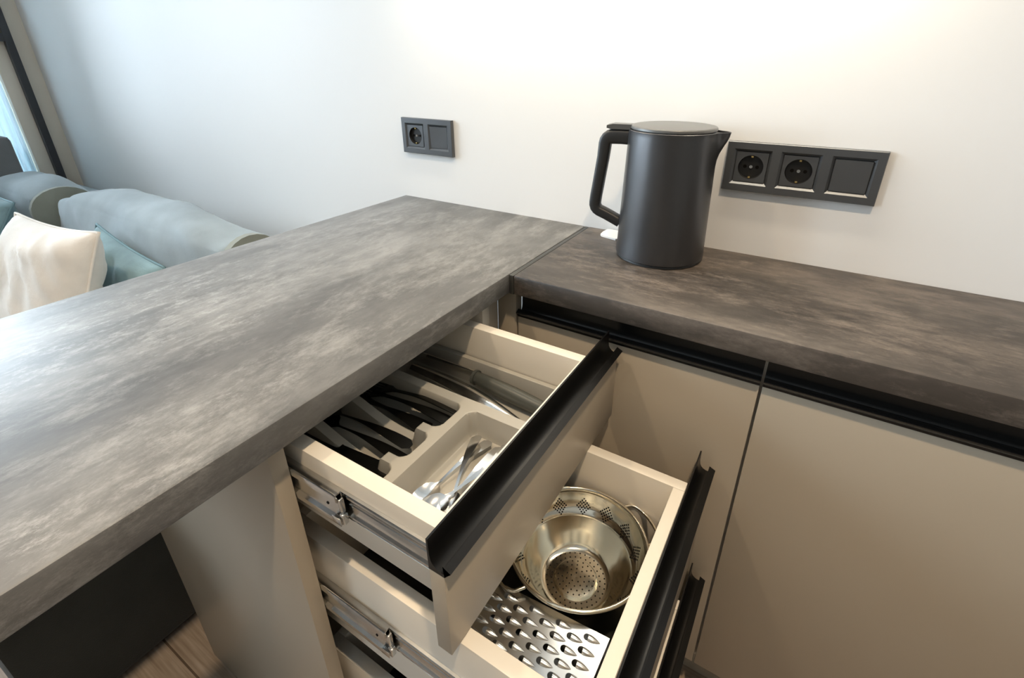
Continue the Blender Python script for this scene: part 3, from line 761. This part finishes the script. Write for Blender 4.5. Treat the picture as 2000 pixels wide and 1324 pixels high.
def pillow(name, c, ux, uy, w, h, thick, m, label, seed, piping=None):
    """c centre; ux, uy unit vectors in the plane of the pillow"""
    ux = Vector(ux).normalized(); uy = Vector(uy); uy = (uy-ux*uy.dot(ux)).normalized(); un = ux.cross(uy)
    c = Vector(c); n = 30; mb = MB(); top = {}; edge = []
    for side in (1, -1):
        for i in range(n+1):
            for j in range(n+1):
                u_, v_ = -1+2*i/n, -1+2*j/n
                if side == -1 and (i in (0, n) or j in (0, n)): continue
                pin = .07
                x = u_*w/2*(1-pin*(1-v_*v_)*abs(u_)**3); y = v_*h/2*(1-pin*(1-u_*u_)*abs(v_)**3)
                t = thick/2*((1-u_**4)*(1-v_**4))**.62
                t += noise.noise(Vector((u_*2.3+seed, v_*2.3, side)))*.016*(1-u_**4)*(1-v_**4) + noise.noise(Vector((u_*6+v_*5+seed, (v_-u_)*1.6, side*2.)))*.010*(1-u_**6)*(1-v_**6)
                top[(side, i, j)] = len(mb.v); mb.v.append(tuple(c+ux*x+uy*y+un*side*t))
    def V(side, i, j): return top.get((side, i, j), top.get((1, i, j)))
    for side in (1, -1):
        for i in range(n):
            for j in range(n): mb.f.append((V(side, i, j), V(side, i+1, j), V(side, i+1, j+1), V(side, i, j+1)))
    ring = [(i, 0) for i in range(n)]+[(n, j) for j in range(n)]+[(i, n) for i in range(n, 0, -1)]+[(0, j) for j in range(n, 0, -1)]
    pts = [mb.v[top[(1, i, j)]] for i, j in ring]
    low = min(p[2] for p in mb.v)
    t = thing(name, label, 'pillow', (c.x, c.y, low))
    obj('cover', mb, m, t, smooth=80)
    if piping: obj('piping', MB().tube(pts, .004, 6, closed=True), piping, t, smooth=80)
    return t
def pillow_tl(tl, tr, down, h, *rest):
    tl, tr = Vector(tl), Vector(tr); ux = (tr-tl).normalized(); uy = -Vector(down); uy = (uy-ux*uy.dot(ux)).normalized()
    pillow('throw_pillow', (tl+tr)/2-uy*h/2, ux, uy, (tr-tl).length, h, *rest)
pillow_tl((-1.530, -.500, -.078), (-1.150, -.447, -.086), (-.34, -.42, -.84), .38, .14, M_CREAM, 'cream velvet throw pillow leaning in the middle of the sofa', 1.0, M_CREAM)
pillow_tl((-1.462, -.352, -.140), (-1.095, -.352, -.205), (-.17, -.36, -.85), .27, .09, M_TEAL, 'dusty teal throw pillow with a piped edge right of the cream pillow', 4.0, M_PIPING)
pillow('throw_pillow', (-2.16, -.50, -.26), (1, 0, -.1), (.0, .5, .85), .42, .36, .13, M_TEAL, 'dusty teal throw pillow at the left edge of the picture, behind the cream pillow', 7.0, M_PIPING)

# ------------------------------------------------------------------ black metal frame before the end wall
fm = thing('metal_frame', 'black metal frame with a crossbar standing before the beige end wall', 'frame', (WX+.02, -.4, FZ))
XF0, XF1 = WX+.002, WX+.030
obj('upright', MB().box(XF0, XF1, -.086, -.060, FZ, 1.2, .001), M_METAL, fm)
obj('upright', MB().box(XF0, XF1, -.986, -.960, FZ, 1.2, .001), M_METAL, fm)
obj('crossbar', MB().box(XF0, XF1, -.9598, -.0862, .388, .418, .001), M_METAL, fm)
obj('crossbar', MB().box(XF0, XF1, -.9598, -.0862, 1.17, 1.2, .001), M_METAL, fm)

bl = MB(); nb = 60
for k in range(nb+1):
    y = -.138-.27*k/nb
    for z in (-.22, 1.60): bl.v.append((WX-.028+.006*math.sin(k*1.1), y, z))
for k in range(nb): bl.f.append((2*k, 2*k+1, 2*k+3, 2*k+2))
cu = obj('window_curtain', bl, M_BLIND, base=(WX-.028, -.27, -.22), smooth=80)
cu.modifiers.new('thickness', 'SOLIDIFY').thickness = .0012
tag(cu, 'pale blue translucent curtain hanging in the window beside the black metal frame', 'curtain')

# ------------------------------------------------------------------ lamps above the picture
sh = thing('wall_lamp', 'slim light bar fixed to the wall above the peninsula corner', 'lamp', (-.06, -.04, .55))
obj('housing', MB().box(-.40, .48, -.095, -.065, .556, .570, .002), M_METAL, sh)
obj('diffuser', MB().box(-.38, .46, -.090, -.070, .5500, .5558), M_GLOW, sh)
for x in (-.3, .36): obj('bracket', MB().box(x, x+.012, -.0648, -.0005, .558, .568, .001), M_METAL, sh)
for k, (x, y) in enumerate(SPOTS):
    t = thing('ceiling_downlight', 'round white ceiling downlight '+('above the sofa end of the peninsula', 'above the wide plain cupboard', 'far out in the room on the window side', 'far out in the room behind the viewer')[k], 'lamp', (x, y, 1.728), 'ceiling downlights')
    obj('trim_ring', MB().lathe([(.050, 1.7498), (.058, 1.7498), (.058, 1.735), (.050, 1.731)], x, y, 32, closed=True), M_WHITE, t, smooth=40)
    obj('diffuser', MB().disc(x, y, 1.740, .049, 32), M_GLOW, t)

for o in bpy.data.objects:
    if '_o' in o: del o['_o']
